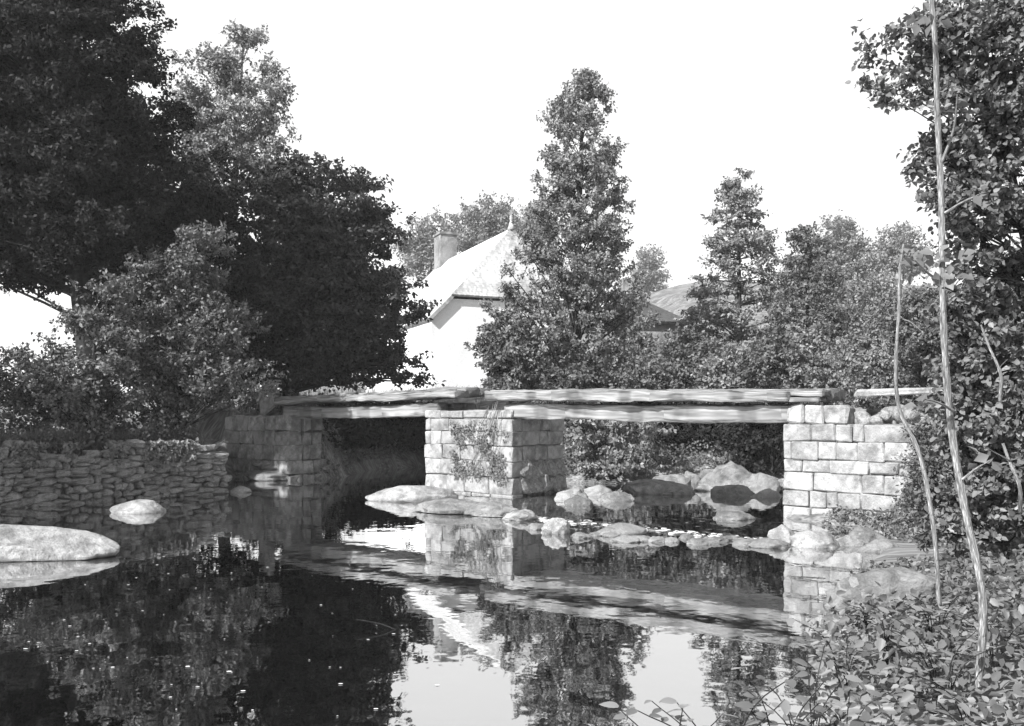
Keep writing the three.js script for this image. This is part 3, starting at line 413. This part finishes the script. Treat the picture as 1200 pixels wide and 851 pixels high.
for (const [px, py, w, h, d, s, lab] of [[985, 300, 46, 46, 100, 1, 'rounded hazy tree on the hillside, tallest of its clump'], [940, 335, 36, 30, 85, 2, 'low rounded hillside tree below the tallest hazy one'], [1055, 295, 38, 32, 95, 3, 'hazy hillside tree next to the thin pale sapling'], [1030, 360, 44, 34, 46, 4, 'leafy tree on the lower slope beneath the pale field']])
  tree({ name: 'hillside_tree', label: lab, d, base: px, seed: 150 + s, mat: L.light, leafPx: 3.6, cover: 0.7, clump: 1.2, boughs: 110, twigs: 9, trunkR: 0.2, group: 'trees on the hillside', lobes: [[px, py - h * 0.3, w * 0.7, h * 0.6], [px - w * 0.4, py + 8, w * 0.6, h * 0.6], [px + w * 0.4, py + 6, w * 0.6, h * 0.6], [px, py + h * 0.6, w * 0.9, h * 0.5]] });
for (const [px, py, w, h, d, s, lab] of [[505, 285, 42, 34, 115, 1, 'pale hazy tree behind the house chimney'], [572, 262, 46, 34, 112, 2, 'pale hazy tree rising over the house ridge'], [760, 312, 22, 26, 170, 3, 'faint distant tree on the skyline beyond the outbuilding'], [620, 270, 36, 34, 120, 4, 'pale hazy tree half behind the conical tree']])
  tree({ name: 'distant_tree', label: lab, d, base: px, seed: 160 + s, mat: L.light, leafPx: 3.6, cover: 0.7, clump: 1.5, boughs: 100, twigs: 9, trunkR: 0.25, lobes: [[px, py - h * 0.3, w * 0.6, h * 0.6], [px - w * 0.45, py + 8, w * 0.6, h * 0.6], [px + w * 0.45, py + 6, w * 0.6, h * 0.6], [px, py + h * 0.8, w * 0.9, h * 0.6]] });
for (const [px, py, w, h, d, s, mat, lab] of [[810, 418, 40, 36, 31, 1, L.mid, 'smooth dark bush rising behind the middle of the long span'], [855, 435, 46, 26, 29, 2, L.light, 'pale-leaved bush behind the long span below the pointed tree'], [905, 430, 50, 34, 28, 3, L.mid, 'dark bush behind the long span below the black trunk'], [970, 430, 50, 40, 27, 4, L.light, 'leafy bush behind the near end of the long span'], [1035, 430, 56, 44, 24, 5, L.light, 'broad pale bush behind the thin slab'], [1095, 400, 60, 70, 22, 6, L.mid, 'tall dark bush behind the thin pale saplings'], [760, 440, 40, 22, 29, 7, L.mid, 'low bush right of the conical tree\'s foot'], [1106, 545, 34, 60, 14.0, 8, L.mid, 'dark bush hugging the near abutment\'s outer corner']])
  tree({ name: 'bush', label: lab.replace('right of', 'beside'), category: 'bush', d, base: px, seed: 170 + s, mat, leafPx: 4.6, cover: 0.7, clump: 0.4, boughs: 85, twigs: 9, rise: 1, trunkR: 0.05, lobes: [[px, py, w * 0.8, h], [px - w * 0.4, py + h * 0.3, w * 0.6, h * 0.8], [px + w * 0.4, py + h * 0.3, w * 0.6, h * 0.8], [px, py + h * 0.8, w, h * 0.7]] });
// undergrowth upstream, seen through the spans
tree({ name: 'hanging_willow', label: 'sunlit willow bush leaning out over boulders under the long span', category: 'bush', d: 25.2, base: 700, seed: 181, twigs: 8, boughs: 46, mat: L.pale, leafPx: 5.5, cover: 0.55, clump: 0.34, trunkR: 0.05, lobes: [[745, 512, 44, 26], [700, 530, 36, 30], [730, 545, 36, 18], [690, 505, 26, 20]] });
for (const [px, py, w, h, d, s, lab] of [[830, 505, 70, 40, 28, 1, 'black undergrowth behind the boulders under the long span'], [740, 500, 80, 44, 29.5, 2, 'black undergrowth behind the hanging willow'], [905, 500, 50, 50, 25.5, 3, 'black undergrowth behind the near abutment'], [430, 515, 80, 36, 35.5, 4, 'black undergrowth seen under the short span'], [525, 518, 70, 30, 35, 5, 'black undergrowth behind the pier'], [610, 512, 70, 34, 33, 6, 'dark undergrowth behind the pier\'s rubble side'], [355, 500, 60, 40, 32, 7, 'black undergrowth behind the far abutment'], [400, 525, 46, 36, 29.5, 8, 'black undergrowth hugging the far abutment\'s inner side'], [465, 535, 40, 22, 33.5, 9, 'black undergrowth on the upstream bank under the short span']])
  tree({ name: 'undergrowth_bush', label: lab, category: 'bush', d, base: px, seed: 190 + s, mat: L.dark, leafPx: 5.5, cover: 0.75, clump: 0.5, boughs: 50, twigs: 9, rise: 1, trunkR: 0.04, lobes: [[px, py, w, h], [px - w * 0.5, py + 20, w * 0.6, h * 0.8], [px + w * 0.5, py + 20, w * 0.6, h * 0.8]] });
// bank on the near side
tree({ name: 'aspen_tree', label: 'airy small-leaved tree towering over the near bank', d: 10, base: 1262, seed: 211, loose: 0.25, rise: 0.6, twigs: 9, boughs: 95, mat: L.near, leafPx: 7, cover: 0.4, clump: 0.3, trunkR: 0.1, flat: 0.8, wide: 0.8, lobes: [[1140, 40, 90, 60], [1060, 55, 44, 36], [1050, 100, 46, 22], [1150, 130, 80, 60], [1090, 165, 46, 30], [1160, 220, 80, 60], [1080, 220, 30, 26], [1110, 260, 44, 40], [1200, 80, 80, 90], [1200, 280, 90, 70]] });
tree({ name: 'hazel_shrub', label: 'dense leafy thicket behind the pale saplings on the near bank', category: 'shrub', d: 10.5, base: 1180, seed: 223, twigs: 9, boughs: 110, mat: L.near, leafPx: 7.5, cover: 0.7, clump: 0.28, trunkR: 0.05, wide: 0.8, lobes: [[1150, 340, 60, 44], [1190, 400, 70, 60], [1130, 420, 40, 50], [1170, 490, 80, 50], [1110, 500, 40, 36], [1140, 560, 60, 50], [1200, 560, 60, 60], [1110, 600, 30, 36]] });
console.log('leaves', leafTotal);

function sapling(label, d, pts, r0, r1, forks, leaves, seed, mat = M.barkPale) {
  const p = pts.map(([x, y]) => at(x, y, d)), base = p[0].clone(), t = thing('sapling', label, 'sapling', base), q = bend(p.map((v, i) => v.clone().sub(base).add(V(0, 0, 0.06 * Math.sin(i * 1.7)))), 40), r = rngOf(seed);
  part('stem', tube(q, q.map((_, i) => lerp(r0, r1, i / 40) * (1 + 0.12 * Math.sin(i * 2.1) * r())), 9, 3), mat, t);
  for (const f of forks) { const w = bend(f.map(([x, y], i) => at(x, y, d - 0.05 * i).sub(base)), 8); part('branch', tube(w, w.map((_, i) => r1 * (0.7 - 0.06 * i)), 6, 3), mat, t); }
  if (leaves.length) { const lv = new Leaves(seed); for (const [x, y, n, rad] of leaves) for (let k = 0; k < n; k++) { const c = at(x + (r() - 0.5) * 2 * rad, y + (r() - 0.5) * 1.4 * rad, d + (r() - 0.5) * 0.4).sub(base); lv.leaf(c.x, c.y, c.z, 0.07, r() - 0.5, r() * 0.8, r() - 0.3, 0.75); } part('foliage', lv.build(), L.near, t); }
}
sapling('tall pale slender sapling with leafy top on the near bank', 5.5, [[1147, 806], [1146, 700], [1133, 600], [1120, 500], [1104, 400], [1100, 320], [1107, 230], [1102, 130], [1091, 50], [1084, -40]], 0.026, 0.015, [[[1101, 330], [1085, 318], [1072, 305]], [[1104, 190], [1118, 150], [1122, 110]], [[1107, 250], [1130, 236], [1152, 226]], [[1118, 482], [1100, 472], [1084, 468]], [[1128, 562], [1146, 548], [1160, 540]], [[1101, 360], [1120, 345], [1132, 328]]], [[1092, 8, 26, 34], [1106, 300, 30, 26], [1112, 322, 26, 24], [1120, 120, 14, 20], [1150, 228, 14, 16], [1084, 468, 10, 12], [1158, 541, 10, 14], [1132, 328, 14, 16]], 231);
sapling('thin leaning sapling crossing the near abutment\'s edge', 6.6, [[1101, 708], [1090, 620], [1078, 530], [1058, 480], [1048, 430], [1050, 370], [1058, 310], [1062, 285]], 0.018, 0.009, [[[1053, 372], [1068, 378], [1080, 388]]], [[1062, 300, 16, 18], [1070, 316, 12, 20]], 233);
sapling('short bare forked stick standing among the near-bank leaves', 7, [[1172, 470], [1168, 440], [1160, 405], [1154, 380]], 0.014, 0.007, [[[1167, 438], [1174, 428], [1181, 421]]], [], 235);
sapling('bent bare stick low among the near-bank leaves', 7, [[1196, 600], [1190, 570], [1184, 540], [1180, 520]], 0.016, 0.01, [[[1184, 540], [1165, 530], [1152, 522]]], [], 237);

// ------------------------------------------------------------------ low growth
function scatter(name, label, seed, mat, n, pick, make) { const lv = new Leaves(seed), r = rngOf(seed + 1); lv.fine = seed < 312 && seed > 305; for (let k = 0; k < n; k++) { const q = pick(r); if (!q) continue; make(lv, q[0], groundH(q[0], q[1]), -q[1], r); } return setting(name, lv.build(), mat, 'stuff', label); }
const weed = (hh, sz) => (lv, x, y, z, r) => { lv.tone = 0.5 + r(); const h = hh * (0.4 + 0.8 * r()); for (let k = 0; k < 5; k++) lv.leaf(x + (r() - 0.5) * 0.25, y + h * (0.2 + 0.8 * r()), z + (r() - 0.5) * 0.25, sz, r() * 1.6 - 0.8, r() * 0.9, r() * 1.4 - 0.6, 0.7); };
const tuft = (hh) => (lv, x, y, z, r) => { for (let k = 0; k < 6; k++) lv.blade(x + (r() - 0.5) * 0.1, y - 0.03, z + (r() - 0.5) * 0.1, hh * (0.5 + r()), 0.2 + 0.7 * r(), r() * 6.3, 0.008); };
scatter('bank_weeds', 'weeds and ferns crowding the bank above the river wall', 301, L.bush, 5200, (r) => { const a = r(), x = lerp(-12.5, -6.6, a), e = 17.6 + (x + 10.9) * 1.08, d = e + 0.25 + r() * 3.4; return shore(x, d) > 0.25 ? [x, d] : null; }, (lv, x, y, z, r) => weed(0.25 + 1.3 * sstep(-0.05, 0.3, fbm(x * 0.9, z * 0.9, 6, 2)), 0.1)(lv, x, y, z, r));
{ const lv = new Leaves(305), r = rngOf(306); lv.fine = true; for (let k = 0; k < 2600; k++) { const t = r(); if (fbm(t * 9, 4, 1, 2) < 0.02) continue; const x = lerp(-11.2, -7.0, t), z = lerp(-17.3, -21.7, t), cl = clamp(0.5 + 1.6 * fbm(x * 0.8, 1, 7, 2)), q = r() * r(); lv.tone = 0.5 + r(); lv.leaf(x + 0.12 * q + (r() - 0.5) * 0.2, 1.3 - q * (0.2 + 0.8 * cl), z + 0.08 + 0.22 * q + (r() - 0.5) * 0.15, 0.1, r() - 0.3, r() * 0.6, r(), 0.6); } setting('trailing_weeds', lv.build(), L.bush, 'stuff', 'weeds trailing over the top of the river wall'); }
scatter('bank_grass', 'long grass hanging over the river wall', 303, L.grass, 1600, (r) => { const x = lerp(-12.5, -6.6, r()), e = 17.6 + (x + 10.9) * 1.08, d = e + 0.2 + r() * 1.6; return shore(x, d) > 0.2 ? [x, d] : null; }, tuft(0.45));
scatter('near_bank_cover', 'leafy ground cover on the near bank', 307, L.near, 7500, (r) => { const d = 3.2 + 13 * r(), x = 1 + 9 * r(); const q = shore(x, d); return q > 0.05 && q < 5 && x < d * 0.62 + 0.6 && (d < 11 || x > 5.7) ? [x, d] : null; }, (lv, x, y, z, r) => weed(lerp(0.36, 0.1, sstep(6, 9, -z)) * (0.5 + 1.2 * sstep(-0.1, 0.25, fbm(x * 1.3, z * 1.3, 2, 2))), 0.07)(lv, x, y, z, r));
scatter('abutment_weeds', 'weeds along the foot of the near abutment', 311, L.bush, 520, (r) => { const s = 7.4 + 3.2 * r(), v = -0.15 - 1.9 * r(), x = BR.x + BR.ux * s + 0.633 * v, d = BR.d + BR.ud * s + 0.774 * v; return shore(x, d) > -0.25 ? [x, d] : null; }, weed(0.17, 0.06));
scatter('upstream_weeds', 'weeds on the upstream bank seen under the spans', 317, L.mid, 9000, (r) => { const x = -9 + 20 * r(), d = 24.5 + 10 * r(), q = shore(x, d), s = bridgeS(x, d), v = bridgeV(x, d); return q > 0.02 && q < 4 && v > 1.0 ? [x, d] : null; }, weed(0.6, 0.11));
scatter('meadow_grass', 'rough grass on the far bank and approach', 313, L.grass, 2500, (r) => { const x = -14 + 30 * r(), d = 24 + 20 * r(); return shore(x, d) > 0.4 ? [x, d] : null; }, tuft(0.4));

// large-leaved plants in the foreground: each leaf a part
const leafShapes = [0, 1, 2].map((k) => { const w = [0.36, 0.42, 0.3][k], pos = [], idx = [], n = 5; for (let i = 0; i <= n; i++) { const t = i / n, hw = w * Math.pow(Math.sin(Math.PI * Math.min(1, 0.06 + t * 0.94)), 0.75) * (1 - 0.25 * t), y = -0.28 * t * t; pos.push(t, y + 0.05, -hw, t, y, 0, t, y + 0.05, hw); } for (let i = 0; i < n; i++) { const a = i * 3; idx.push(a, a + 1, a + 3, a + 1, a + 4, a + 3, a + 1, a + 2, a + 4, a + 2, a + 5, a + 4); } const g = new THREE.BufferGeometry(); g.setAttribute('position', new THREE.Float32BufferAttribute(pos, 3)); g.setIndex(idx); g.computeVertexNormals(); return g; });
const bigLeaf = [0.05, 0.075, 0.11, 0.15].map((v) => new THREE.MeshPhysicalMaterial({ color: grey(v), roughness: 0.95, transmission: 0.3, thickness: 0, clearcoat: 0.5, clearcoatRoughness: 0.4, side: THREE.DoubleSide }));
function bramble(label, x, d, y, stems, seed, hMax, spread, size) {
  const t = thing('leafy_plant', label, 'plant', V(x, y, -d), 0, 'large-leaved plants on the near bank'), r = rngOf(seed);
  for (let s = 0; s < stems; s++) { const an = r() * 6.3, h = hMax * (0.5 + 0.6 * r()), out = spread * (0.3 + 0.8 * r()), p = bend([V((r() - 0.5) * 0.08, -0.05, (r() - 0.5) * 0.08), V(Math.cos(an) * out * 0.35, h * 0.75, Math.sin(an) * out * 0.35), V(Math.cos(an) * out, h, Math.sin(an) * out)], 9);
    part('stem', tube(p, p.map((_, i) => 0.005 - i * 0.0003), 5), M.bark, t);
    for (let i = 2; i <= 9; i++) { const m = part('leaf', leafShapes[Math.floor(r() * 3)], bigLeaf[Math.floor(r() * 4)], t), sc = size * (0.7 + 0.6 * r()); m.scale.setScalar(sc); m.position.copy(p[i]); m.rotation.set((r() - 0.5) * 0.9, r() * 6.3, -0.3 + r() * 0.9); } }
}
const plants = [['sparse leafy shoots standing out over the bright reflection', 0.72, 3.95, 0.1, 6, .5, .35], ['leafy shoots beside the sparse ones at the water\'s edge', 1.05, 3.8, 0.12, 7, .45, .35], ['leafy plant arching over the bright reflection from the bank', 1.25, 4.2, 0.12, 8, .5, .45], ['dense leafy clump on the bank beside the arching plant', 1.75, 4.7, 0.2, 9, .5, .4], ['leafy clump spreading from the bank to the water below the boulder', 2.3, 6.2, 0.12, 9, .4, .45], ['tall leafy clump near the camera side of the pale sapling', 2.4, 4.6, 0.3, 9, .55, .45], ['leafy clump behind the pale sapling\'s foot', 3.2, 6.0, 0.35, 8, .6, .5], ['leafy plant leaning over bright water at the bank edge', 0.95, 4.05, 0.15, 7, .55, .42], ['bushy plant at the water\'s edge beside the bright reflection', 1.5, 4.5, 0.2, 7, .5, .4], ['leafy plant crowding the foot of the tall pale sapling', 2.6, 5.4, 0.3, 8, .6, .45], ['leafy plant between the tall sapling and the sloping bank boulder', 2.75, 6.6, 0.3, 8, .5, .45], ['leafy plant below the thin leaning sapling', 3.3, 7.0, 0.4, 8, .6, .45], ['leafy plant hanging over the water before the sloping bank boulder', 3.0, 7.6, 0.15, 7, .4, .4]];
plants.forEach(([l, x, d, y, n, h, sp], k) => bramble(l, x, d, shore(x, d) < 0 ? -0.08 : groundH(x, d), n, 401 + k, h * (d < 4.6 ? 1.5 : 0.8), sp, 0.07));
{ // creeper on the pier face and twigs
  const r = rngOf(331), t = thing('creeper', 'straggling creeper and dry twigs hanging on the pier\'s stained face', 'creeper', bridgeAt(-1.1, -0.03, 1.2), BR.turn), lv = new Leaves(333);
  for (let k = 0; k < 9; k++) { const x0 = 0.2 + r() * 0.8, p = bend([V(x0, 0.75 + r() * 0.3, 0.05), V(x0 - 0.3 * r(), 0.3, 0.13), V(x0 - 0.9 * r(), -0.3 - 0.5 * r(), 0.08)], 8); part('twig', tube(p, p.map(() => 0.008), 4), M.barkPale, t); }
  for (let k = 0; k < 1900; k++) { const x = -0.75 + r() * 1.7, y = 0.55 - 1.35 * r() - x * 0.05; if (fbm(x * 2, y * 2, 5, 2) < -0.02) continue; lv.leaf(x, y, 0.02 + 0.12 * r(), 0.07, r() - 0.5, r() - 0.2, 0.6, 0.6); }
  part('foliage', lv.build(), L.mid, t);
}
renderer.render(scene, camera);
